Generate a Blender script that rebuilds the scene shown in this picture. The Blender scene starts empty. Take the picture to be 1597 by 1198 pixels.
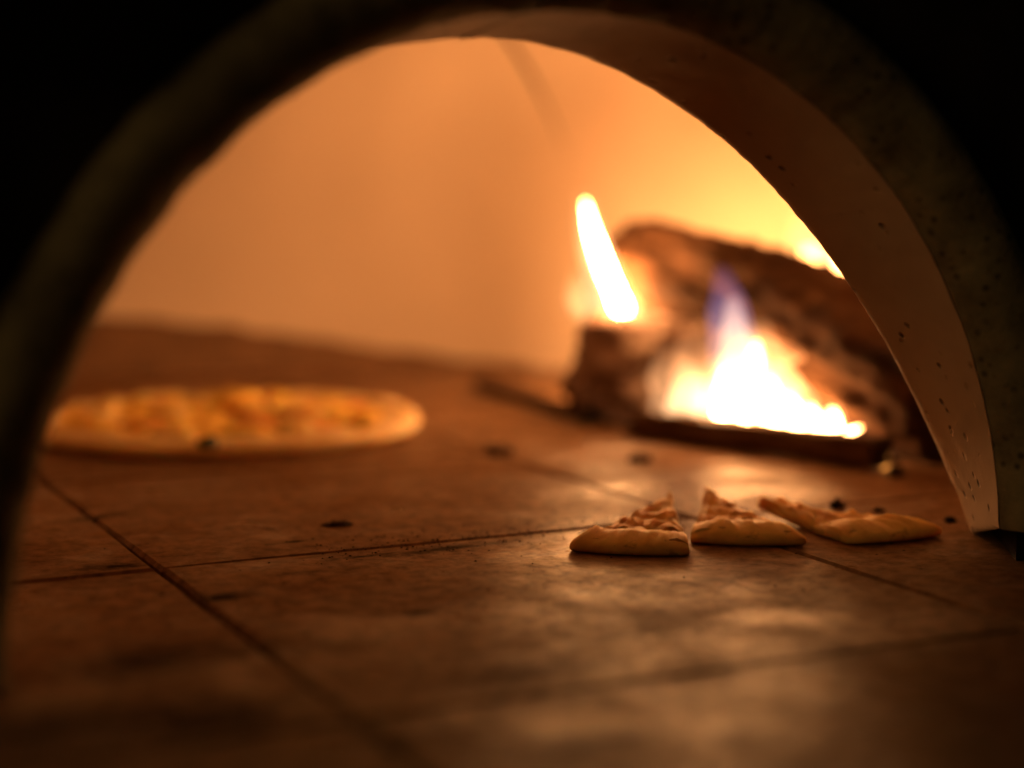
import bpy, bmesh, math, random
from mathutils import Vector, noise, Matrix
R = math.radians
random.seed(7)
scene = bpy.context.scene
C = scene.collection

# ------------------------------------------------------------------ camera, world, exposure
# metres; x runs along the oven mouth, y into the oven, z up from the oven floor
YAW, PITCH, CAM_H = 0.447, math.atan(319 / 2800), 0.21
cam_data = bpy.data.cameras.new('camera')
cam = bpy.data.objects.new('camera', cam_data)
C.objects.link(cam)
cam.location = (0, 0, CAM_H)
cam.rotation_euler = (math.pi / 2 - PITCH, 0, -YAW)
cam_data.sensor_width = 36
cam_data.lens = 2800 / 1597 * 36
cam_data.clip_start = 0.01
cam_data.clip_end = 50
cam_data.dof.use_dof = True
cam_data.dof.focus_distance = 1.0
cam_data.dof.aperture_fstop = 2.0
cam_data.dof.aperture_blades = 0
scene.camera = cam

world = bpy.data.worlds.new('World')
scene.world = world
world.use_nodes = True
bg = world.node_tree.nodes['Background']
bg.inputs[0].default_value = (0.62, 0.50, 0.28, 1)
bg.inputs[1].default_value = 0.015          # the dim room in front of the oven

# dim fill lamp added out of view, to the left of the oven mouth
lamp_data = bpy.data.lights.new('fill_lamp', 'AREA')
lamp_data.shape = 'DISK'; lamp_data.size = 0.5; lamp_data.energy = 2.3; lamp_data.color = (1.0, 0.60, 0.24)
fill_lamp = bpy.data.objects.new('fill_lamp', lamp_data)
C.objects.link(fill_lamp)
fill_lamp.location = (-1.1, 0.32, 0.7)
fill_lamp.rotation_euler = (Vector((0.6, 0.7, 0.1)) - Vector((-1.1, 0.32, 0.7))).to_track_quat('-Z', 'Y').to_euler()

scene.view_settings.view_transform = 'Standard'
scene.view_settings.look = 'None'
scene.view_settings.exposure = 0
scene.view_settings.gamma = 1
scene.cycles.use_denoising = True
scene.cycles.max_bounces = 7
scene.cycles.diffuse_bounces = 5
scene.cycles.glossy_bounces = 3
scene.cycles.transparent_max_bounces = 24
scene.cycles.sample_clamp_indirect = 6
scene.cycles.caustics_reflective = False
scene.cycles.caustics_refractive = False

FIRE = (1.0, 0.40, 0.105)                   # colour of the firelight

# ------------------------------------------------------------------ helpers
def fbm(p, octaves=4, h=0.6):
    return noise.fractal(Vector(p), h, 2.0, octaves)

def obj(name, verts, faces, mat, parent=None, smooth=True):
    me = bpy.data.meshes.new(name)
    me.from_pydata([tuple(v) for v in verts], [], faces)
    me.update()
    if mat: me.materials.append(mat)
    if smooth:
        me.polygons.foreach_set('use_smooth', [True] * len(me.polygons))
    bm = bmesh.new(); bm.from_mesh(me)
    bmesh.ops.recalc_face_normals(bm, faces=bm.faces)
    bm.to_mesh(me); bm.free()
    o = bpy.data.objects.new(name, me)
    C.objects.link(o)
    if parent: o.parent = parent
    return o

def thing(name, label, cat, loc=(0, 0, 0), rotz=0, group=None):
    o = bpy.data.objects.new(name, None)
    C.objects.link(o)
    o.empty_display_size = 0.02
    o.location = loc
    o.rotation_euler = (0, 0, rotz)
    return tag(o, label, cat, group)

def tag(o, label=None, cat=None, group=None, kind=None):
    if label: o['label'] = label
    if cat: o['category'] = cat
    if group: o['group'] = group
    if kind: o['kind'] = kind
    return o

def grid_faces(n, m, closed=False, off=0):
    """n rows of m vertices; closed joins the last column to the first"""
    f = []
    for i in range(n - 1):
        for j in range(m if closed else m - 1):
            a = off + i * m + j
            b = off + i * m + (j + 1) % m
            f.append((a, b, b + m, a + m))
    return f

_f = Vector((math.sin(YAW), math.cos(YAW), 0))
_r = Vector((math.cos(YAW), -math.sin(YAW), 0))
def spot(px, py, depth):
    """world point seen at a photograph pixel at a depth measured along the ground from the camera"""
    x = (px - 798.5) / 2800; yv = (599 - py) / 2800
    zf = math.cos(PITCH) + yv * math.sin(PITCH)
    zz = yv * math.cos(PITCH) - math.sin(PITCH)
    k = depth / zf
    return _r * (x * k) + _f * depth + Vector((0, 0, CAM_H + zz * k))
def ground(px, py, z=0.0):
    x = (px - 798.5) / 2800; yv = (599 - py) / 2800
    zf = math.cos(PITCH) + yv * math.sin(PITCH)
    zz = yv * math.cos(PITCH) - math.sin(PITCH)
    k = (z - CAM_H) / zz
    return _r * (x * k) + _f * (zf * k) + Vector((0, 0, z))

# ------------------------------------------------------------------ materials
class Mat:
    def __init__(s, name):
        s.m = bpy.data.materials.new(name); s.m.use_nodes = True
        s.t = s.m.node_tree; s.b = s.t.nodes['Principled BSDF']
        s.tc = s.t.nodes.new('ShaderNodeTexCoord')
        s.co = s.tc.outputs['Object']
    def node(s, kind, **kw):
        n = s.t.nodes.new(kind)
        for k, v in kw.items():
            if k in n.inputs: n.inputs[k].default_value = v
            else: setattr(n, k, v)
        return n
    def link(s, a, b): s.t.links.new(a, b)
    def noise(s, scale, detail=6, rough=0.6, dist=0.0, stretch=None, seed=None):
        n = s.node('ShaderNodeTexNoise', Scale=scale, Detail=detail, Roughness=rough, Distortion=dist)
        co = s.co
        if stretch or seed:
            mp = s.node('ShaderNodeMapping')
            if stretch: mp.inputs['Scale'].default_value = stretch
            if seed: mp.inputs['Location'].default_value = (seed, seed * 1.7, seed * 0.6)
            s.link(co, mp.inputs[0]); co = mp.outputs[0]
        s.link(co, n.inputs['Vector'])
        return n.outputs['Fac']
    def ramp(s, fac, stops):
        r = s.node('ShaderNodeValToRGB')
        e = r.color_ramp.elements
        while len(e) < len(stops): e.new(0.5)
        for el, (p, c) in zip(e, stops):
            el.position = p
            el.color = (c, c, c, 1) if isinstance(c, (int, float)) else (*c, 1)
        s.link(fac, r.inputs[0])
        return r.outputs[0]
    def mix(s, fac, a, b, mode='MIX'):
        n = s.node('ShaderNodeMix', data_type='RGBA', blend_type=mode)
        for sock, v in ((n.inputs[0], fac), (n.inputs[6], a), (n.inputs[7], b)):
            if isinstance(v, (int, float)): sock.default_value = v
            elif isinstance(v, tuple): sock.default_value = (*v, 1)
            else: s.link(v, sock)
        return n.outputs[2]
    def color(s, v):
        if isinstance(v, tuple): s.b.inputs['Base Color'].default_value = (*v, 1)
        else: s.link(v, s.b.inputs['Base Color'])
    def rough(s, v):
        if isinstance(v, (int, float)): s.b.inputs['Roughness'].default_value = v
        else: s.link(v, s.b.inputs['Roughness'])
    def spec(s, v): s.b.inputs['Specular IOR Level'].default_value = v
    def bump(s, h, strength, dist=0.002, prev=None):
        n = s.node('ShaderNodeBump', Strength=strength, Distance=dist)
        s.link(h, n.inputs['Height'])
        if prev: s.link(prev, n.inputs['Normal'])
        s.link(n.outputs[0], s.b.inputs['Normal'])
        return n.outputs[0]

# soot smears on the tiles, and front floor dimness painted in: pixel, half sizes in metres, turn, strength
STAINS_AND_DIMNESS = [(150, 808, .062, .014, .30, .95), (352, 932, .042, .022, .1, .95), (655, 957, .022, .022, 0, .9), (180, 884, .036, .022, -.3, .9),
          (455, 846, .036, .007, .12, .95), (560, 870, .05, .009, .1, .9), (690, 858, .11, .018, .1, .85), (300, 685, .02, .02, 0, .3), (120, 890, .03, .008, 0, .5), (985, 928, .02, .012, 0, .4),
          (230, 1030, .12, .06, .2, .75), (480, 1010, .09, .04, -.2, .4), (1010, 985, .06, .022, .1, .3), (1120, 905, .06, .02, .1, .4), (90, 1130, .10, .07, .3, .7), (330, 1120, .10, .07, .3, .7), (640, 1150, .10, .05, .1, .6), (900, 1160, .10, .045, .1, .6), (820, 1050, .09, .035, .1, .5), (1150, 1150, .06, .03, 0, .5)]  # mostly broad patches painting the near floor's dimness into its colour
def tile_material():
    k = Mat('fired clay floor tile')
    k.co = k.node('ShaderNodeNewGeometry').outputs['Position']
    big = k.noise(5, 5, 0.6, 0.3)
    fine = k.noise(95, 7, 0.75)
    streak = k.noise(22, 5, 0.65, 0.4, stretch=(1.0, 2.6, 1.0), seed=3.1)
    wisp = k.noise(110, 3, 0.6, 0.3, seed=7.0)
    base = k.ramp(big, [(0.3, (0.165, 0.088, 0.042)), (0.55, (0.25, 0.14, 0.07)), (0.75, (0.33, 0.19, 0.10))])
    base = k.mix(k.ramp(fine, [(0.38, 0.75), (0.58, 0.0)]), base, (0.08, 0.048, 0.028))
    base = k.mix(k.ramp(streak, [(0.58, 0.0), (0.76, 0.6)]), base, (0.045, 0.028, 0.018))
    gloss = k.ramp(k.noise(9, 6, 0.7, 0.5, seed=8.8), [(0.40, 0.01), (0.54, 0.04), (0.68, 0.32)])
    gloss = k.mix(k.ramp(fine, [(0.38, 0.55), (0.58, 0.0)]), gloss, (0.0, 0.0, 0.0))
    gloss = k.mix(k.ramp(streak, [(0.56, 0.0), (0.74, 0.5)]), gloss, (0.0, 0.0, 0.0))
    for (px_, py_, sx, sy, rot, dens) in STAINS_AND_DIMNESS:
        g = ground(px_, py_)
        mp = k.node('ShaderNodeMapping', vector_type='TEXTURE')
        mp.inputs['Location'].default_value = (g.x, g.y, 0); mp.inputs['Rotation'].default_value = (0, 0, rot); mp.inputs['Scale'].default_value = (sx, sy, 1)
        k.link(k.co, mp.inputs[0])
        ln = k.node('ShaderNodeVectorMath', operation='LENGTH'); k.link(mp.outputs[0], ln.inputs[0])
        ad = k.node('ShaderNodeMath', operation='MULTIPLY_ADD'); ad.inputs[1].default_value = 0.9
        k.link(wisp, ad.inputs[0]); k.link(ln.outputs['Value'], ad.inputs[2])
        mk = k.ramp(ad.outputs[0], [(0.55, dens), (0.98, 0.0)])
        base = k.mix(mk, base, (0.012, 0.009, 0.007))
        gloss = k.mix(mk, gloss, (0.0, 0.0, 0.0))
    k.color(base)
    k.rough(k.ramp(k.noise(14, 5, 0.65, 0.2, seed=1.3), [(0.35, 0.27), (0.65, 0.5)]))
    k.link(gloss, k.b.inputs['Specular IOR Level'])
    b = k.bump(fine, 0.35, 0.002)
    k.bump(big, 0.12, 0.01, b)
    return k.m

def plain(name, col, rough=0.8, spec=0.3, var=0.35, scale=30, bump=0.3, bdist=0.003):
    k = Mat(name)
    n = k.noise(scale, 6, 0.65)
    k.color(k.ramp(n, [(0.25, tuple(c * (1 - var) for c in col)), (0.75, tuple(min(1, c * (1 + var)) for c in col))]))
    k.rough(rough); k.spec(spec)
    if bump: k.bump(n, bump, bdist)
    return k.m

def dome_material():
    k = Mat('pale refractory dome plaster')
    n = k.noise(3.2, 2, 0.5)
    base = k.ramp(n, [(0.3, (0.50, 0.42, 0.33)), (0.7, (0.60, 0.51, 0.41))])
    k.color(base)
    k.rough(0.9); k.spec(0.2)
    k.bump(k.noise(14, 1, 0.5), 0.12, 0.004)
    return k.m

def arch_material():
    k = Mat('sooty cast plaster of the arch')
    n = k.noise(12, 6, 0.6)
    base = k.ramp(n, [(0.3, (0.42, 0.31, 0.21)), (0.7, (0.52, 0.40, 0.28))])
    v = k.node('ShaderNodeTexVoronoi', Scale=85.0, Randomness=1.0)
    k.link(k.co, v.inputs['Vector'])
    gate = k.ramp(k.noise(16, 3, 0.5, seed=5.0), [(0.47, 0.0), (0.56, 1.0)])
    pit = k.ramp(v.outputs['Distance'], [(0.10, 1.0), (0.24, 0.0)])
    mul = k.node('ShaderNodeMath', operation='MULTIPLY')
    k.link(gate, mul.inputs[0]); k.link(pit, mul.inputs[1])
    base = k.mix(mul.outputs[0], base, (0.13, 0.088, 0.055))
    k.color(base)
    k.rough(0.85); k.spec(0.25)
    inv = k.node('ShaderNodeMath', operation='SUBTRACT'); inv.inputs[0].default_value = 1.0
    k.link(mul.outputs[0], inv.inputs[1])
    b = k.bump(k.noise(55, 6, 0.65), 0.25, 0.002)
    k.bump(inv.outputs[0], 0.7, 0.003, b)
    return k.m

def rim_material():
    k = Mat('pitted olive grey rim plaster')
    n = k.noise(30, 7, 0.7)
    base = k.ramp(n, [(0.3, (0.12, 0.095, 0.05)), (0.55, (0.25, 0.205, 0.105)), (0.75, (0.34, 0.285, 0.155))])
    v = k.node('ShaderNodeTexVoronoi', Scale=120.0)
    k.link(k.co, v.inputs['Vector'])
    pit = k.ramp(v.outputs['Distance'], [(0.16, 0.9), (0.34, 0.0)])
    gate = k.ramp(k.noise(24, 4, 0.6, seed=4.4), [(0.42, 0.0), (0.54, 1.0)])
    mul = k.node('ShaderNodeMath', operation='MULTIPLY')
    k.link(gate, mul.inputs[0]); k.link(pit, mul.inputs[1])
    base = k.mix(mul.outputs[0], base, (0.06, 0.048, 0.027))
    k.color(base); k.rough(0.9); k.spec(0.2)
    k.bump(n, 0.6, 0.004)
    return k.m

def log_material(name, dark, mid, ash, ash_amount):
    k = Mat(name)
    n = k.noise(28, 7, 0.7, 0.4, stretch=(1, 1, 0.35))
    base = k.ramp(n, [(0.32, dark), (0.62, mid), (0.8, tuple(c * 1.5 for c in mid))])
    a = k.ramp(k.noise(17, 5, 0.65, 0.3, seed=2.2), [(0.62 - ash_amount, 0.0), (0.72 - ash_amount, 0.85)])
    base = k.mix(a, base, ash)
    k.color(base); k.rough(0.92); k.spec(0.15)
    k.bump(n, 0.8, 0.006)
    return k.m

def flame_material(name, strength, low, high, stops, clear=False):
    """see-through burning gas: emission on a clear surface, along the tongue's own height"""
    m = bpy.data.materials.new(name); m.use_nodes = True
    t = m.node_tree; t.nodes.clear()
    out = t.nodes.new('ShaderNodeOutputMaterial')
    add = t.nodes.new('ShaderNodeAddShader')
    em = t.nodes.new('ShaderNodeEmission'); tr = t.nodes.new('ShaderNodeBsdfTransparent')
    tc = t.nodes.new('ShaderNodeTexCoord'); sp = t.nodes.new('ShaderNodeSeparateXYZ')
    col = t.nodes.new('ShaderNodeValToRGB'); st = t.nodes.new('ShaderNodeValToRGB')
    mul = t.nodes.new('ShaderNodeMath'); mul.operation = 'MULTIPLY'; mul.inputs[1].default_value = strength
    t.links.new(tc.outputs['Generated'], sp.inputs[0])
    t.links.new(sp.outputs['Z'], col.inputs[0]); t.links.new(sp.outputs['Z'], st.inputs[0])
    col.color_ramp.elements[0].color = (*low, 1); col.color_ramp.elements[1].color = (*high, 1)
    e = st.color_ramp.elements
    while len(e) < len(stops): e.new(0.5)
    for el, (p, c) in zip(e, stops): el.position = p; el.color = (c, c, c, 1)
    t.links.new(st.outputs[0], mul.inputs[0])
    t.links.new(col.outputs[0], em.inputs[0]); t.links.new(mul.outputs[0], em.inputs[1])
    t.links.new(em.outputs[0], add.inputs[0]); t.links.new(tr.outputs[0], add.inputs[1])
    t.links.new((add if clear else em).outputs[0], out.inputs[0])
    if clear: m.cycles.emission_sampling = 'NONE'
    return m

M_TILE = tile_material()
M_MORTAR = plain('dark sooty joint sand', (0.06, 0.038, 0.022), 0.95, 0.1)
M_DOME = dome_material()
M_JOINT = plain('sooty dome joint', (0.12, 0.085, 0.055), 0.95, 0.1)
M_ARCH = arch_material()
M_RIM = rim_material()
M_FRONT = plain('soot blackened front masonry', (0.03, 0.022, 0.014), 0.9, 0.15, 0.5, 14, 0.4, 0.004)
M_CHAR = plain('black charcoal', (0.014, 0.011, 0.009), 0.85, 0.2, 0.5, 90, 0.5, 0.002)
M_CRUST = None

# ------------------------------------------------------------------ oven floor: tiles on a bed
TW, TD = 0.337, 0.303
TX0, TY0 = 0.241, 0.642
JOINT = 0.0020
bed = obj('oven_floor', [(-1.2, 0.0, -0.0055), (1.9, 0.0, -0.0055), (1.9, 2.4, -0.012), (-1.2, 2.4, -0.0055),
                         (-1.2, 0.0, -0.06), (1.9, 0.0, -0.06), (1.9, 2.4, -0.06), (-1.2, 2.4, -0.06)],
          [(0, 1, 2, 3), (7, 6, 5, 4), (0, 4, 5, 1), (1, 5, 6, 2), (2, 6, 7, 3), (3, 7, 4, 0)], M_MORTAR, smooth=False)
tag(bed, 'sooty bed of the tiled oven floor', kind='structure')

def tile_mesh(seed):
    rnd = random.Random(seed)
    w, d, c = TW - JOINT, TD - JOINT, 0.0022
    n = 7
    def edge_ring(inset, z, wob):
        pts = []
        cs = [(-w/2 + inset, -d/2 + inset), (w/2 - inset, -d/2 + inset), (w/2 - inset, d/2 - inset), (-w/2 + inset, d/2 - inset)]
        for a in range(4):
            p, q = cs[a], cs[(a + 1) % 4]
            for i in range(n):
                f = i / n
                x, y = p[0] + (q[0] - p[0]) * f, p[1] + (q[1] - p[1]) * f
                nx, ny = (0, 1) if a in (0, 2) else (1, 0)
                o = wob * noise.noise(Vector((x * 22 + seed, y * 22, 3.3)))
                pts.append((x + nx * o, y + ny * o, z))
        return pts
    v = edge_ring(0, -0.008, 0) + edge_ring(0, -c, 0.0016) + edge_ring(c, 0.0, 0.0016)
    f = grid_faces(3, 4 * n, True)
    m0 = 2 * 4 * n
    f.append(tuple(range(m0, m0 + 4 * n)))
    me = bpy.data.meshes.new('floor_tile')
    me.from_pydata(v, [], f); me.update(); me.materials.append(M_TILE)
    return me
tile_meshes = [tile_mesh(s) for s in range(5)]
for i in range(-4, 5):
    for j in range(-2, 6):
        cx, cy = TX0 + (i + 0.5) * TW, TY0 + (j + 0.5) * TD
        if cy > 2.25: continue
        o = bpy.data.objects.new('floor_tile', tile_meshes[random.randrange(5)])
        C.objects.link(o); o.parent = bed
        o.location = (cx, cy, random.uniform(-0.0008, 0.0006))
        o.rotation_euler = (random.uniform(-.0016, .0016), random.uniform(-.0016, .0016),
                            random.uniform(-.002, .002) + (math.pi if random.random() < .5 else 0))

# ------------------------------------------------------------------ dome, in cast segments with open joints
DX, DY, DA, DB = 0.39, 1.40, 0.70, 0.58
DZ0, DH = 0.07, 0.42
def dome_point(az, t, out=0.0):
    """az from +x towards +y, t 0 at the foot .. 1 at the crown"""
    if t < 0.12:
        s = 1.0; z = DZ0 * t / 0.12
    else:
        e = (t - 0.12) / 0.88 * math.pi / 2
        s = math.cos(e); z = DZ0 + (DH + out) * math.sin(e)
    return Vector((DX + (DA + out) * s * math.cos(az), DY + (DB + out) * s * math.sin(az), z))
def in_front(p): return p.y < 0.99

SEAMS = [R(a) for a in (-34, 37.8, 110, 180, 250)]
dome = thing('oven_dome', 'pale domed roof and wall inside the oven', 'dome', (DX, DY, 0))
del dome['category']; dome['kind'] = 'structure'
def dome_shell(name, a0, a1, out, mat, steps=40, rows=36, gap=0.0):
    v, keep = [], []
    for i in range(rows + 1):
        for j in range(steps + 1):
            t = i / rows * 0.995
            g = min(1.0, max(0.0, (t - 0.34) / 0.26)) * gap
            az = a0 + g + (a1 - a0 - 2 * g) * j / steps
            p = dome_point(az, t, out)
            w = 0.006 * fbm((p.x * 3, p.y * 3, p.z * 3 + 9), 3)
            n = Vector((p.x - DX, p.y - DY, p.z * 0.5)).normalized()
            v.append(p + n * w - Vector((DX, DY, 0)))
    for f in grid_faces(rows + 1, steps + 1):
        c = sum((v[q] for q in f), Vector()) / 4 + Vector((DX, DY, 0))
        if not in_front(c): keep.append(f)
    o = obj(name, v, keep, mat, dome)
    return o
for k in range(len(SEAMS)):
    a0 = SEAMS[k]; a1 = SEAMS[(k + 1) % len(SEAMS)]
    if a1 <= a0: a1 += 2 * math.pi
    gap = 0.011
    o = dome_shell('dome_segment', a0, a1, 0.0, M_DOME, gap=gap)
    sol = o.modifiers.new('thickness', 'SOLIDIFY'); sol.thickness = 0.022; sol.offset = 0; o.data.materials.append(M_JOINT); sol.material_offset_rim = 1
    es = o.modifiers.new('crisp_edges', 'EDGE_SPLIT'); es.split_angle = R(40)
dome_shell('dome_backing', 0, 2 * math.pi, 0.05, M_JOINT, 120, 30)

# dark ledge added as shade along the wall foot, dying out towards the fire
M_FOOT_SHADE = plain('dark wall foot shade', (0.15, 0.09, 0.052), 0.95, 0.1, 0.3, 20, 0.3, 0.004)
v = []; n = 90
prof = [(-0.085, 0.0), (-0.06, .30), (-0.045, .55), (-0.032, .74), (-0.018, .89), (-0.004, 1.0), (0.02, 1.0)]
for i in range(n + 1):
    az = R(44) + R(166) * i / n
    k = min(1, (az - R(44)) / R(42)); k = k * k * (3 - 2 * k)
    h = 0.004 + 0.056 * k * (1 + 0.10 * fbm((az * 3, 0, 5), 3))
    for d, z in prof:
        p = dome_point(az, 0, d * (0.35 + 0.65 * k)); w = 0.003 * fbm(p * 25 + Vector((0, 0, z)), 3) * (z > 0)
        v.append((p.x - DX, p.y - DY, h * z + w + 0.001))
obj('foot_shade_ledge', v, grid_faces(n + 1, len(prof)), M_FOOT_SHADE, dome)

# ------------------------------------------------------------------ mouth of the oven: plastered arch in two halves
AX, NY, FY = 0.39, 0.75, 0.83
FAR = [(0.311, 0.0), (0.307, 0.009), (0.290, 0.044), (0.274, 0.069), (0.254, 0.102), (0.212, 0.156),
       (0.164, 0.207), (0.103, 0.250), (0.045, 0.274), (0.008, 0.281), (0.0, 0.2812)]
FAR_POLAR = [(math.atan2(z, x), math.hypot(x, z)) for x, z in FAR]
def far_pt(phi):
    c, s = math.cos(phi), math.sin(phi)
    sg = 1 if c >= 0 else -1
    psi = math.atan2(0.2812 * s, 0.311 * abs(c))
    for (p0, r0), (p1, r1) in zip(FAR_POLAR, FAR_POLAR[1:]):
        if psi <= p1 + 1e-9:
            k = (psi - p0) / (p1 - p0); r = r0 + (r1 - r0) * k; break
    if c < 0:                                   # the hidden left jamb is splayed a little wider
        k = min(1.0, -c * 1.6); r *= 1 + 0.085 * k * k * (3 - 2 * k)
    return sg * r * math.cos(psi), r * math.sin(psi)
def near_pt(phi): return 0.263 * math.cos(phi), 0.288 * math.sin(phi)
def smooth_far(phi):
    xs = [far_pt(min(math.pi, max(0, phi + d))) for d in (-.12, -.06, 0, .06, .12)]
    k = min(phi, math.pi - phi)
    if k < 0.12: return far_pt(phi)
    return sum(x for x, _ in xs) / 5, sum(z for _, z in xs) / 5
def outward(phi):
    v = Vector((math.cos(phi) / 0.263, math.sin(phi) / 0.288)); v.normalize(); return v

def arch_sections(phi):
    """(x, y, z) across the arch at one angle, from the back of the jamb round to the front wall"""
    fx, fz = smooth_far(phi); nx, nz = near_pt(phi); o = outward(phi)
    back, inner, rim = [], [], []
    for d, y in ((0.24, 1.03), (0.165, 0.985), (0.10, 0.925), (0.05, 0.878), (0.012, 0.843), (0.004, 0.835)):
        back.append((fx + o.x * d, y, fz + o.y * d))
    ys = 14
    for i in range(ys + 1):
        k = i / ys
        x, z = fx + (nx - fx) * k, fz + (nz - fz) * k
        lip = 0.0
        if i == 0: lip = 0.001
        inner.append((x + o.x * lip, FY + (NY - FY) * k, z + o.y * lip))
    for d, y in ((0.0, NY - 0.001), (0.0015, NY - 0.006), (0.005, NY - 0.013), (0.0105, NY - 0.019), (0.018, NY - 0.0235), (0.027, NY - 0.025), (0.034, NY - 0.0235), (0.038, NY - 0.018), (0.039, NY + 0.012)):
        rim.append((nx + o.x * d, y, nz + o.y * d))
    return back + inner, rim

arch = thing('oven_mouth_arch', 'cast plaster arch with pitted olive rim around the oven mouth', 'arch', (AX, NY, 0))
PHI_J = math.acos(-0.02 / 0.263)
def arch_half(phis):
    for name, which, mat, amp in (('arch_block', 0, M_ARCH, 0.0006), ('rim', 1, M_RIM, 0.0013)):
        v = []; m = 0
        for phi in phis:
            sec = arch_sections(phi)[which]; m = len(sec); o = outward(phi)
            for (x, y, z) in sec:
                p = Vector((AX + x, y, z))
                w = amp * fbm(p * 22, 5) + 0.4 * amp * fbm(p * 90, 3)
                edge = 0.0003 * noise.noise(p * 140) if which == 0 and abs(y - FY) < .006 else 0
                v.append((x + o.x * (w + edge), y - NY + (w if which else 0), max(0.0008 + (0.021 if x > 0 else 0.0) * min(1.0, max(0.0, (FY - y) / (FY - NY))), z + o.y * (w + edge))))
        obj(name, v, grid_faces(len(phis), m), mat, arch)
N = 150
arch_half([PHI_J - 0.004 - (PHI_J - 0.004) * i / N for i in range(N + 1)])
arch_half([PHI_J + 0.004 + (math.pi - PHI_J - 0.004) * i / N for i in range(N + 1)])
# dark filling seen in the crown joint
jf = []
for phi in (PHI_J - 0.02, PHI_J, PHI_J + 0.02):
    sec = arch_sections(phi)[0][4:]; o = outward(phi)
    jf += [(x + o.x * 0.006, y - NY, z + o.y * 0.006) for x, y, z in sec]
obj('joint', jf, grid_faces(3, len(jf) // 3), M_CHAR, arch)

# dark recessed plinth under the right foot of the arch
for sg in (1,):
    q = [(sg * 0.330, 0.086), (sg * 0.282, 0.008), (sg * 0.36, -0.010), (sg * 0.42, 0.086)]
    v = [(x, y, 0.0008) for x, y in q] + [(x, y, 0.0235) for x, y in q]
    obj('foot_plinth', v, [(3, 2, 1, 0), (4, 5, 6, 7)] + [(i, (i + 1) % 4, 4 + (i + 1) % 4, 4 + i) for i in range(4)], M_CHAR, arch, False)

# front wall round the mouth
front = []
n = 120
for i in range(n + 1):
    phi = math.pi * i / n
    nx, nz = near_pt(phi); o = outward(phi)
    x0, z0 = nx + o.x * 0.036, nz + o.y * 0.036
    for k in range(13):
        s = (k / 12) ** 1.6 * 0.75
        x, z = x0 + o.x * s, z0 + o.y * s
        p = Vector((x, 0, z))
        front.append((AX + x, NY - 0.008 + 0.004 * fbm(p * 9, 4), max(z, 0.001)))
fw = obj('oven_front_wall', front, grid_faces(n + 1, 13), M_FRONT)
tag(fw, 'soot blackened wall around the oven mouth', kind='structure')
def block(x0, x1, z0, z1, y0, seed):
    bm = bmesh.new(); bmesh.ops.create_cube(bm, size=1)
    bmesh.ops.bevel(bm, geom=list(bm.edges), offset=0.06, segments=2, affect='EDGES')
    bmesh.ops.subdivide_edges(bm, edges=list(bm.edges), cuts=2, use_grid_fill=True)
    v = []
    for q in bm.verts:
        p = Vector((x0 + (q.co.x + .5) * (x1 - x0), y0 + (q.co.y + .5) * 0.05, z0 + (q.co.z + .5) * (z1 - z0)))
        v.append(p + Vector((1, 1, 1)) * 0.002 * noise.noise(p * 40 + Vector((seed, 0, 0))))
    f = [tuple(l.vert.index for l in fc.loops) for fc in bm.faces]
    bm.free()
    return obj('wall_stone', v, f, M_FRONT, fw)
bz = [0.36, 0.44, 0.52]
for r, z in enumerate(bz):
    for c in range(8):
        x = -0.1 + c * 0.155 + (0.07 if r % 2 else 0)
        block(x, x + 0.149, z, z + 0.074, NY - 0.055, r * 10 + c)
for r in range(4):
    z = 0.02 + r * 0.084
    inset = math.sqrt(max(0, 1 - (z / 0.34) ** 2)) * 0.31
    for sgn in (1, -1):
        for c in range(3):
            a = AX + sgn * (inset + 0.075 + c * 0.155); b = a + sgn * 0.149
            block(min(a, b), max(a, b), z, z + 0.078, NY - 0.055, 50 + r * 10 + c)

# ------------------------------------------------------------------ firewood
def frame_from(a, b):
    d = (b - a).normalized()
    up = Vector((0, 0, 1))
    x = up.cross(d).normalized(); y = d.cross(x)
    return d, x, y
def wood(name, label, cat, a, b, rad, mat, endmat, seed, flat=1.0, rough=0.18, bend=0.0, taper=1.0, square=0.0, bottom=None):
    L = (b - a).length
    d, ax, ay = frame_from(a, b)
    base = thing(name, label, cat, tuple(a))
    # the log's own z axis runs along the grain
    base.rotation_euler = Matrix((ax, ay, d)).transposed().to_euler()
    rows, m = 60, 72
    v = []
    def pt(i, j, shrink=1.0):
        k = i / rows; th = 2 * math.pi * j / m
        c, s = math.cos(th), math.sin(th)
        sq = 1.0
        if square: sq = 1 / max(abs(c), abs(s)) * square + (1 - square)
        r = rad * (1 + (taper - 1) * k) * sq
        q = Vector((c * 1.6 + seed * 3.1, s * 1.6, k * L / rad * 0.35))
        r *= 1 + rough * fbm(q, 4) + rough * 0.35 * fbm(Vector((c * 5 + seed, s * 5, k * L / rad * 1.1)), 4) + rough * .18 * noise.noise(Vector((c * 16, s * 16, k * L / rad * 2.6 + seed)))
        return Vector((c * r * shrink, s * r * flat * shrink + bend * math.sin(k * math.pi), k * L))
    for i in range(rows + 1):
        for j in range(m): v.append(pt(i, j))
    obj('bark', v, grid_faces(rows + 1, m, True), mat, base)
    for i, sg in ((0, -1), (rows, 1)):
        e = [pt(i, j) for j in range(m)]
        for sh in (0.93, 0.72, 0.45, 0.2):
            for j in range(m):
                p = pt(i, j, sh); p.z += sg * (0.006 + 0.010 * fbm(Vector((p.x * 60 + seed, p.y * 60, i)), 4))
                e.append(p)
        cen = sum(e[-m:], Vector()) / m
        e.append(cen)
        f = grid_faces(5, m, True) + [(4 * m + j, 4 * m + (j + 1) % m, 5 * m) for j in range(m)]
        obj('log_end', e, f, endmat, base)
    return base

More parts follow.
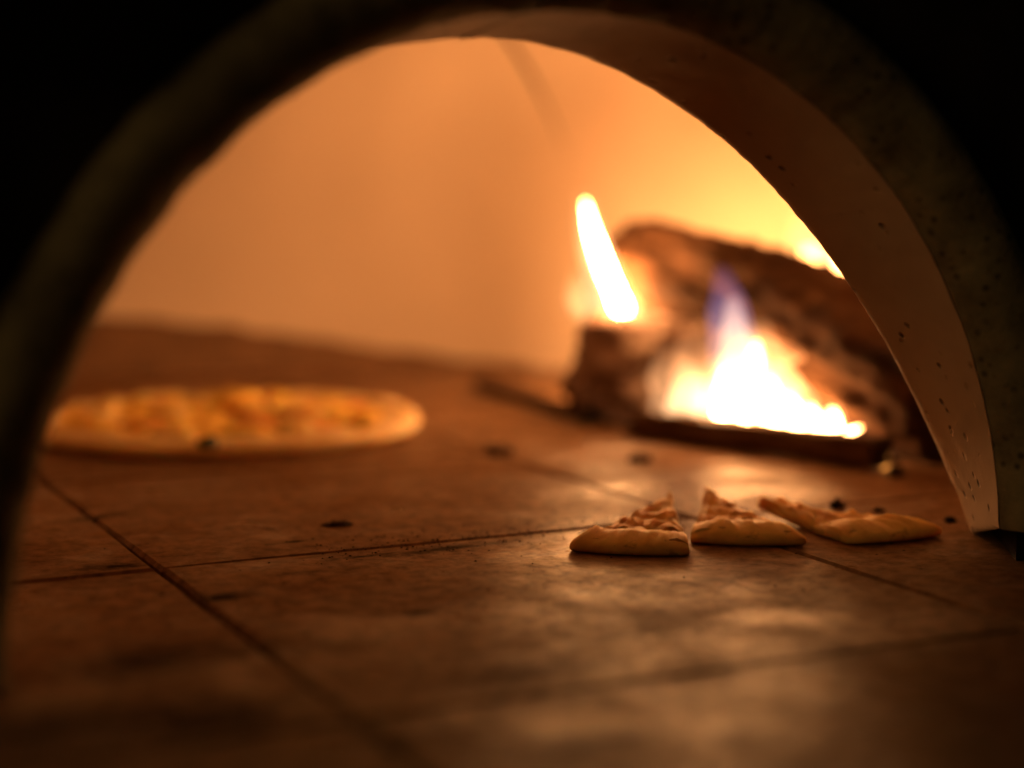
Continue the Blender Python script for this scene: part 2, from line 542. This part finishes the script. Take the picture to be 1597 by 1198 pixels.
M_BARK = log_material('charred bark', (0.03, 0.017, 0.011), (0.12, 0.062, 0.032), (0.24, 0.15, 0.09), -0.02)
M_BARK2 = log_material('charred wood turning to ash', (0.07, 0.04, 0.03), (0.21, 0.125, 0.085), (0.52, 0.40, 0.33), 0.15)
M_END = log_material('charred log end', (0.02, 0.012, 0.009), (0.07, 0.035, 0.02), (0.2, 0.12, 0.08), -0.02)
M_STICK = log_material('scorched split wood', (0.05, 0.028, 0.016), (0.16, 0.085, 0.04), (0.28, 0.18, 0.1), 0.0)

wood('charred_log', 'big bark-covered log leaning on the smaller log, dipping to the right', 'log',
     spot(985, 432, 1.66), spot(1505, 616, 1.325), 0.051, M_BARK, M_END, 1.3, rough=0.22, taper=1.12, bend=0.006)
wood('burning_log', 'short ash-pale burning log on the floor beneath the big leaning log', 'log',
     spot(948, 580, 1.585), spot(1330, 622, 1.42), 0.053, M_BARK2, M_END, 5.7, rough=0.14, taper=1.0, flat=1.0)
wood('split_stick', 'flat scorched stick on the floor along the front of the flames', 'wood',
     ground(1005, 660, 0.012), ground(1372, 706, 0.0125), 0.0115, M_STICK, M_END, 9.2, rough=0.14, square=0.6, flat=0.95)
wood('thin_stick', 'thin dark stick lying left of the burning log near the back wall', 'stick',
     ground(752, 600, 0.008), ground(915, 650, 0.008), 0.0065, M_END, M_CHAR, 3.9, rough=0.2)

# ------------------------------------------------------------------ fire
WHITE_LOW, WHITE_HIGH = (1.0, 0.455, 0.165), (1.0, 0.36, 0.09)
M_FLAME = flame_material('bright flame', 70, WHITE_LOW, WHITE_HIGH, [(0.0, 1.0), (0.6, 0.8), (1.0, 0.25)])
M_TALL = flame_material('tall flame', 260, WHITE_LOW, WHITE_HIGH, [(0.0, 0.9), (0.7, 0.8), (1.0, 0.2)])
M_REAR = flame_material('rear flame', 50, WHITE_LOW, WHITE_HIGH, [(0.0, 1.0), (0.6, 0.8), (1.0, 0.3)])
M_BLUE = flame_material('violet flame tip', 0.24, (1.0, 0.62, 0.5), (0.16, 0.13, 0.62), [(0.0, 1.0), (0.45, 0.9), (0.8, 0.4), (1.0, 0.1)], True)
M_VEIL = flame_material('thin orange flame', 0.4, (1.0, 0.5, 0.22), (1.0, 0.42, 0.15), [(0.0, 0.6), (0.4, 0.8), (1.0, 0.05)], True)

def tongue(parent, pts, mat, seed, flat=0.7, wob=0.16):
    """pts: (point, radius) from the root up; a closed tapering tongue, wider across the view than deep"""
    org = parent.location.copy()
    cs = [p for p, _ in pts]; rs = [r for _, r in pts]
    n, m = 16, 12
    def at(t):
        f = t * (len(cs) - 1); i = min(int(f), len(cs) - 2); k = f - i
        p0 = cs[max(i - 1, 0)]; p1 = cs[i]; p2 = cs[i + 1]; p3 = cs[min(i + 2, len(cs) - 1)]
        c = 0.5 * ((2 * p1) + (p2 - p0) * k + (2 * p0 - 5 * p1 + 4 * p2 - p3) * k * k + (3 * p1 - p0 - 3 * p2 + p3) * k ** 3)
        return c, rs[i] + (rs[i + 1] - rs[i]) * k
    v = []
    for i in range(n + 1):
        t = i / n; c, r = at(t)
        r *= math.sqrt(max(0.0, 1 - (2 * max(0, 0.12 - t) / 0.24) ** 2)) if t < 0.12 else 1
        r = max(r, 0.0004)
        for j in range(m):
            th = 2 * math.pi * j / m
            q = 1 + wob * fbm(Vector((math.cos(th) + seed, math.sin(th), t * 4 + seed)), 3)
            v.append(c + (_r * math.cos(th) + _f * math.sin(th) * flat) * r * q - org)
    f = grid_faces(n + 1, m, True)
    f.append(tuple(range(m - 1, -1, -1))); f.append(tuple(n * m + j for j in range(m)))
    return obj('flame', v, f, mat, parent)

def px(r, depth): return r * depth / 2800
fire = thing('front_fire', 'white-hot flames with a violet tip burning along the flat stick', 'fire', tuple(ground(1200, 672)))
D = 1.385
M_ENV = flame_material('flame envelope', 0.62, (1.0, 0.66, 0.30), (1.0, 0.52, 0.18), [(0.0, 1.0), (0.6, 0.9), (1.0, 0.35)], True)
M_MID = flame_material('half clear flame', 0.5, (1.0, 0.62, 0.3), (1.0, 0.55, 0.25), [(0.0, 0.8), (0.4, 1.0), (1.0, 0.2)], True)
specs = [  # root .. tip (pixels in the photograph), widths, depth
    ([(1065, 648), (1072, 615), (1085, 570)], (30, 30, 10), 1.43),
    ([(1095, 650), (1108, 615), (1122, 575)], (24, 26, 8), 1.42),
    ([(1130, 652), (1132, 610), (1130, 560)], (32, 26, 7), 1.41),
    ([(1165, 657), (1166, 605), (1176, 560), (1180, 524)], (38, 32, 18, 5), 1.40),
    ([(1205, 663), (1204, 625), (1200, 572)], (36, 28, 8), 1.39),
    ([(1245, 668), (1240, 640), (1230, 604)], (28, 22, 8), 1.37),
    ([(1280, 669), (1272, 655), (1262, 624)], (26, 22, 10), 1.355),
    ([(1300, 670), (1300, 655), (1298, 632)], (22, 17, 9), 1.345),
    ([(1318, 676), (1328, 672), (1340, 664)], (14, 13, 8), 1.335)]
for i, (pp, ww, d) in enumerate(specs):
    tongue(fire, [(spot(*p, d), px(w, d)) for p, w in zip(pp, ww)], M_MID if i < 2 else M_ENV, i * 2.3, 0.5, 0.2)
    if i > 1: tongue(fire, [(spot(*p, d), px(w * 0.6, d)) for p, w in zip(pp, ww)][:-1] + [(spot(pp[-1][0], pp[-1][1] * .75 + pp[-2][1] * .25, d), px(ww[-1] * .5, d))], M_FLAME, i * 2.3, 0.5, 0.15)
tongue(fire, [(spot(1150, 590, 1.40), px(46, 1.4)), (spot(1144, 530, 1.40), px(38, 1.4)), (spot(1136, 475, 1.40), px(29, 1.4)), (spot(1128, 432, 1.40), px(15, 1.4)), (spot(1126, 415, 1.40), px(5, 1.4))], M_BLUE, 31.0, 0.5)
M_CORE = flame_material('pale flame core', 0.7, (1.0, 0.62, 0.3), (0.8, 0.5, 0.42), [(0.0, 1.0), (0.5, 0.8), (1.0, 0.25)], True)
tongue(fire, [(spot(1150, 575, 1.395), px(30, 1.4)), (spot(1146, 520, 1.395), px(20, 1.4)), (spot(1143, 465, 1.395), px(9, 1.4))], M_CORE, 33.0, 0.5)
for i, (pp, ww) in enumerate((([(1060, 648), (1055, 600), (1040, 535)], (45, 44, 14)), 
                              ([(1095, 650), (1088, 590), (1078, 510)], (44, 42, 12)), ([(1080, 652), (1085, 620), (1090, 570)], (50, 40, 12)))):
    tongue(fire, [(spot(*p, 1.44), px(w, 1.44)) for p, w in zip(pp, ww)], M_VEIL, 40 + i * 3.1, 0.5)

tall = thing('tall_flame', 'single tall yellow flame leaning left off the burning log', 'flame', tuple(spot(968, 500, 1.56)))
TALL = [((974, 502), 15), ((966, 472), 24), ((946, 425), 23), ((928, 375), 17), ((918, 340), 11), ((913, 314), 3)]
tongue(tall, [(spot(*p, 1.56), px(w * 0.5, 1.56)) for p, w in TALL], M_TALL, 12.0, 0.8, 0.2)
tongue(tall, [(spot(*p, 1.56), px(w, 1.56)) for p, w in TALL], M_ENV, 12.0, 0.8, 0.25)

M_HALO = flame_material('outer flame', 0.5, (1.0, 0.56, 0.24), (1.0, 0.5, 0.2), [(0.0, 0.3), (0.4, 1.0), (1.0, 0.15)], True)
tongue(tall, [(spot(962, 505, 1.56), px(28, 1.56)), (spot(945, 450, 1.56), px(30, 1.56)), (spot(926, 385, 1.56), px(24, 1.56)), (spot(914, 330, 1.56), px(16, 1.56)), (spot(910, 300, 1.56), px(8, 1.56))], M_HALO, 15.0, 0.8, 0.1)
tongue(tall, [(spot(935, 510, 1.58), px(24, 1.58)), (spot(915, 470, 1.58), px(30, 1.58)), (spot(905, 425, 1.58), px(12, 1.58))], M_HALO, 17.0, 0.8, 0.1)
tongue(fire, [(spot(1190, 665, 1.385), px(110, 1.385)), (spot(1180, 610, 1.385), px(85, 1.385)), (spot(1178, 550, 1.385), px(40, 1.385)), (spot(1184, 500, 1.385), px(10, 1.385))], M_HALO, 19.0, 0.3, 0.15)

rear = thing('rear_fire', 'bright fire glowing behind the big log by the right wall', 'fire', tuple(ground(1330, 640)))
for i, (x, y, top, w) in enumerate(((0.945, 1.22, 0.15, .018), (0.958, 1.27, 0.165, .021), (0.966, 1.32, 0.165, .021), (0.962, 1.37, 0.148, .017),
                                   (0.935, 1.47, 0.11, .016), (0.915, 1.53, 0.135, .02), (0.900, 1.575, 0.12, .018))):
    tongue(rear, [(Vector((x, y, 0.012)), w), (Vector((x + .004, y, top * .5)), w * .95), (Vector((x, y + .004, top)), w * .3)], M_REAR, 60 + i * 1.9, 0.9)
for (x, y, top, w) in ((0.960, 1.36, 0.185, .032), (0.962, 1.30, 0.20, .034)):
    tongue(rear, [(Vector((x, y, 0.06)), w), (Vector((x, y, top * .7)), w * .9), (Vector((x - .01, y + .01, top)), w * .2)], M_HALO, 80 + x, 0.9)

# ------------------------------------------------------------------ bread
def bread_material(name, pale, brown, scale=26, lo=0.42, hi=0.72):
    k = Mat(name)
    n = k.noise(scale, 6, 0.65, 0.3)
    base = k.ramp(n, [(lo, pale), (hi, brown)])
    base = k.mix(k.ramp(k.noise(75, 4, 0.6, 0.4, seed=6.0), [(0.60, 0.0), (0.70, 0.6)]), base, tuple(c * 0.35 for c in brown))
    k.color(base); k.rough(0.6); k.spec(0.35)
    k.b.inputs['Subsurface Weight'].default_value = 0.6; k.b.inputs['Subsurface Radius'].default_value = (1.0, 0.5, 0.2); k.b.inputs['Subsurface Scale'].default_value = 0.012
    k.bump(k.noise(140, 5, 0.6), 0.25, 0.0015)
    return k.m
M_CRUST = bread_material('baked crust', (0.80, 0.54, 0.15), (0.54, 0.28, 0.06))
M_CRUMB = bread_material('cut bread side', (0.70, 0.46, 0.17), (0.52, 0.30, 0.09), 60)
M_TOP = bread_material('baked cheese and oil', (0.74, 0.42, 0.09), (0.40, 0.16, 0.035), 55)
M_CHEESE = bread_material('melted cheese', (0.95, 0.66, 0.13), (0.86, 0.45, 0.07), 22)
M_MELT = bread_material('pale melted cheese', (0.93, 0.74, 0.30), (0.85, 0.56, 0.16), 30)
M_SAUCE = bread_material('tomato sauce', (0.70, 0.30, 0.06), (0.55, 0.17, 0.03), 40)
M_LEAF = plain('dark basil leaf', (0.025, 0.045, 0.015), 0.5, 0.4, 0.4, 60, 0.2, 0.001)

def slice_of_bread(label, left, right, tip, crust_h, thick, seed, tip_z=0.0, edge_lift=0.0):
    """left, right: ground points at the ends of the crust; tip: where the point lies"""
    mid = (left + right) / 2
    root = thing('flatbread_slice', label, 'bread slice', (mid.x, mid.y, 0), 0, 'cut flatbread slices')
    L, Rr, T = left - mid, right - mid, tip - mid
    L.z = Rr.z = T.z = 0
    inward = (T - (L + Rr) / 2); ln = inward.length; inward.normalize()
    across = (Rr - L).normalized()
    W = (Rr - L).length
    def P(s, t):                      # s -1..1 across, t 0 crust .. 1 tip
        a = L + (Rr - L) * (s + 1) / 2
        p = a + (T - a) * t
        return p - inward * (0.006 * (1 - s * s) * (1 - t))     # the crust bows outward
    # crust: a puffed edge that flattens towards the topping, cut flat at both ends
    prof = [(.0035, 0.0), (.0008, .12), (0.0, .30), (.0008, .52), (.004, .68), (.009, .84), (.015, .96), (.021, 1.0), (.027, .90), (.033, .78), (.038, .68), (.038, 0.0)]
    n, m = 48, len(prof)
    v = []
    for i in range(n + 1):
        s = -1 + 2 * i / n
        h = crust_h * (1 + 0.16 * fbm((s * 1.5 + seed, seed, 0), 3)) * (1 - 0.26 * abs(s) ** 5)
        wd = 1 + 0.12 * fbm((s * 2 + seed, 4, seed), 3)
        back = 0.0025 * max(0, abs(s) - 0.9) / 0.1
        for e, z in prof:
            t = min(0.9, (e * wd + back) / ln)
            c = P(s, t)
            lump = 1 + 0.12 * fbm((s * 5 + seed, e * 110, z * 1.5), 5)
            v.append(c + Vector((0, 0, max(0.0007, h * z * lump + edge_lift * (s + 1) / 2 * (z > 0)))))
    f = grid_faces(n + 1, m, True) + [tuple(range(m)), tuple(n * m + j for j in range(m))]
    obj('crust', v, f, M_CRUST, root)
    # base wedge and topping
    def wedge(name, t0, t1, inset, z0, zf, mat, wob):
        nn, mm = 26, 22
        top, bot = [], []
        for i in range(nn + 1):
            t = t0 + (t1 - t0) * i / nn
            for j in range(mm + 1):
                s = (-1 + 2 * j / mm) * inset
                p = P(s, t)
                e = 0.0016 * wob * noise.noise(Vector((t * 9 + seed, s * 2, 7)))
                p = p + across * e
                lift = tip_z * t ** 3
                q = Vector((p.x * 1, p.y * 1, seed))
                edge = 1 - max(0, abs(s) / inset - 0.86) / 0.14 * 0.35
                top.append(p + Vector((0, 0, zf(p, t, s) * edge + lift)))
                bot.append(p + Vector((0, 0, z0 + lift)))
        k = (nn + 1) * (mm + 1)
        f = grid_faces(nn + 1, mm + 1) + [tuple(reversed(q)) for q in grid_faces(nn + 1, mm + 1, False, k)]
        ring = [j for j in range(mm)] + [mm + i * (mm + 1) for i in range(nn)] + [nn * (mm + 1) + mm - j for j in range(mm)] + [(nn - i) * (mm + 1) for i in range(nn)]
        for a, b in zip(ring, ring[1:] + ring[:1]): f.append((a, a + k, b + k, b))
        return obj(name, top + bot, f, mat, root)
    wedge('base', 0.06, 0.985, 1.0, 0.0008, lambda p, t, s: thick * (1 + 0.25 * fbm((p.x * 40 + seed, p.y * 40, 0), 3)), M_CRUMB, 1.0)
    wedge('topping', 0.27, 0.97, 0.93, thick * 0.6, lambda p, t, s: thick * (1.12 + 0.34 * fbm((p.x * 70 + seed, p.y * 70, 2), 4) + 0.25 * noise.noise(Vector((p.x * 220, p.y * 220, seed)))), M_TOP, 1.4)
    return root, P
slice_of_bread('flatbread slice at the left end of the row of three', ground(884, 862), ground(1076, 870), ground(1046, 806), 0.0120, 0.0085, 1.7, tip_z=0.006)
slice_of_bread('middle flatbread slice between the other two', ground(1076, 850), ground(1262, 853), ground(1100, 800), 0.0118, 0.0085, 6.1, tip_z=0.008)
slice_of_bread('flatbread slice at the right end of the row beside the arch foot', ground(1326, 852), ground(1474, 838), ground(1180, 802), 0.0108, 0.0075, 11.9, tip_z=0.004, edge_lift=0.001)

# whole pizza
PC = Vector((0.428, 1.452, 0)); PR = 0.166
pizza = thing('baking_pizza', 'whole round cheese pizza baking at the left of the oven', 'pizza', tuple(PC))
n, m = 140, 18
v = []
for i in range(n):
    a = 2 * math.pi * i / n; ca, sa = math.cos(a), math.sin(a)
    pr = PR * (1 + 0.02 * fbm((ca * 1.3, sa * 1.3, 2), 3))
    h = 0.0155 * (1 + 0.28 * fbm((ca * 2.4, sa * 2.4, 8), 3)); wd = 0.0155 * (1 + 0.2 * fbm((ca * 2, sa * 2, 5), 3))
    for j in range(m):
        th = 2 * math.pi * j / m; x, z = math.cos(th), math.sin(th)
        lump = 1 + 0.09 * fbm((ca * 6, sa * 6, th), 3)
        rr = pr - wd + x * wd * lump
        v.append((ca * rr, sa * rr, max(0.0008, h * (z * .5 + .5) * lump)))
f = [(i * m + j, i * m + (j + 1) % m, ((i + 1) % n) * m + (j + 1) % m, ((i + 1) % n) * m + j) for i in range(n) for j in range(m)]
obj('crust', v, f, bread_material('pale pizza rim', (0.90, 0.72, 0.38), (0.74, 0.48, 0.18), 18), pizza)
v = [(0, 0, 0.011)]; rings, m = 26, 90
for i in range(1, rings + 1):
    r = (PR - 0.022) * i / rings
    for j in range(m):
        a = 2 * math.pi * j / m; x, y = math.cos(a) * r, math.sin(a) * r
        v.append((x, y, 0.0115 + 0.006 * fbm((x * 28, y * 28, 1), 4) + 0.004 * noise.noise(Vector((x * 75, y * 75, 4)))))
f = [(0, 1 + j, 1 + (j + 1) % m) for j in range(m)]
for i in range(rings - 1):
    for j in range(m): f.append((1 + i * m + j, 1 + i * m + (j + 1) % m, 1 + (i + 1) * m + (j + 1) % m, 1 + (i + 1) * m + j))
obj('cheese', v, f, M_CHEESE, pizza)
def blob(name, x, y, z, rx, ry, rz, mat, parent, seed, rot=0, sub=2, amp=0.35):
    bm = bmesh.new(); bmesh.ops.create_icosphere(bm, subdivisions=sub, radius=1)
    v = []
    for q in bm.verts:
        k = 1 + amp * fbm(q.co * 1.5 + Vector((seed, 0, 0)), 3)
        p = Vector((q.co.x * rx * k, q.co.y * ry * k, q.co.z * rz * k))
        p = Matrix.Rotation(rot, 3, 'Z') @ p
        v.append(p + Vector((x, y, z)))
    f = [tuple(w.index for w in fc.verts) for fc in bm.faces]; bm.free()
    return obj(name, v, f, mat, parent)
rnd = random.Random(4)
for i in range(34):
    r = (PR - 0.035) * math.sqrt(rnd.random()); a = rnd.random() * 6.283
    s = rnd.uniform(0.010, 0.024)
    blob('cheese_pool', r * math.cos(a), r * math.sin(a), 0.0135, s, s * rnd.uniform(.6, 1), rnd.uniform(.004, .009), M_MELT if rnd.random() < .45 else M_CHEESE, pizza, i * 1.7, rnd.random() * 6)
for i in range(12):
    r = (PR - 0.03) * math.sqrt(rnd.random()); a = rnd.random() * 6.283
    blob('sauce_patch', r * math.cos(a), r * math.sin(a), 0.0135, rnd.uniform(.008, .018), rnd.uniform(.007, .012), .0055, M_SAUCE, pizza, 90 + i * 1.3, rnd.random() * 6)
g = ground(325, 690, 0.017) - PC
blob('basil_leaf', g.x, g.y, 0.0165, 0.009, 0.006, 0.005, M_LEAF, pizza, 3.3, 0.4)

# ------------------------------------------------------------------ bits on the floor
def crumb(name, label, cat, px_, py_, rx, ry, rz, seed, mat=None, rot=0.0, group=None):
    p = ground(px_, py_)
    o = blob(name, 0, 0, rz * 0.8, rx, ry, rz, mat or M_CHAR, None, seed, rot, 3, 0.95)
    o.location = p
    return tag(o, label, cat, group)
M_ASH = plain('brown charcoal', (0.05, 0.03, 0.02), 0.95, 0.1, 0.5, 90, 0.5, 0.002)
BITS = 'charcoal bits on the oven floor'
crumb('charcoal_piece', 'round black charcoal piece on the floor behind the right slice', 'charcoal', 1306, 793, .0035, .0035, .0030, 1.1, group=BITS)
crumb('charcoal_piece', 'black charcoal piece beside the glowing ember at the stick end', 'charcoal', 1396, 743, .0055, .0045, .004, 2.4, group=BITS)
crumb('charcoal_piece', 'black charcoal lump between the burning log and the flat stick', 'charcoal', 1000, 662, .016, .011, .014, 3.9, group=BITS)
crumb('charcoal_piece', 'small charcoal crumb in front of the pizza', 'charcoal', 526, 820, .0065, .0050, .0014, 7.7, mat=M_ASH, group=BITS)
crumb('charcoal_piece', 'dark charcoal bit to the right of the pizza rim', 'charcoal', 778, 706, .0105, .0100, .0030, 9.4, mat=M_ASH, group=BITS)
crumb('charcoal_piece', 'dark charcoal bit in front of the flat stick', 'charcoal', 998, 719, .0080, .0080, .0028, 10.6, mat=M_ASH, group=BITS)
crumb('charcoal_piece', 'tiny charcoal speck on the floor between right slice and arch foot', 'charcoal', 1482, 815, .0032, .0025, .0018, 13.1, group=BITS)
crumb('charcoal_piece', 'tiny charcoal speck behind the right slice nearer the arch', 'charcoal', 1370, 799, .0028, .0022, .0016, 15.1, group=BITS)
# glowing ember
k = Mat('glowing ember')
hot = k.ramp(k.noise(120, 4, 0.6), [(0.3, 0.3), (0.6, 1.0)])
k.color((0.03, 0.015, 0.01)); k.rough(1.0); k.spec(0.0)
k.b.inputs['Emission Color'].default_value = (1.0, 0.34, 0.06, 1)
mul = k.node('ShaderNodeMath', operation='MULTIPLY'); mul.inputs[1].default_value = 3.0
k.link(hot, mul.inputs[0]); k.link(mul.outputs[0], k.b.inputs['Emission Strength'])
p = ground(1379, 731)
e = blob('glowing_ember', 0, 0, 0.0065, .0042, .0042, .0066, k.m, None, 21.0, 0, 3, 0.25)
e.location = p
tag(e, 'small glowing orange ember at the right end of the flat stick', 'ember')

# fine char dust along the tile joint
v, f = [], []
rnd = random.Random(11)
for i in range(500):
    t = rnd.random() ** 0.8
    gx, gy = 470 + 640 * t, 868 - 64 * t + rnd.gauss(0, 10)
    if rnd.random() < .25: gx, gy = rnd.uniform(60, 1480), rnd.uniform(760, 1010)
    p = ground(gx, gy); s = rnd.uniform(.0003, .0009)
    b = len(v)
    a = rnd.random() * 6.28
    for q in range(4):
        v.append(p + Vector((math.cos(a + q * 1.57) * s * (1.4 if q % 2 else .8), math.sin(a + q * 1.57) * s, 0.0006)))
    v.append(p + Vector((0, 0, 0.0006 + s * 0.8)))
    f += [(b, b + 1, b + 4), (b + 1, b + 2, b + 4), (b + 2, b + 3, b + 4), (b + 3, b, b + 4)]
dust = obj('char_crumbs', v, f, M_CHAR, None, False)
tag(dust, 'fine black char crumbs scattered along the tile joint', 'crumbs', kind='stuff')
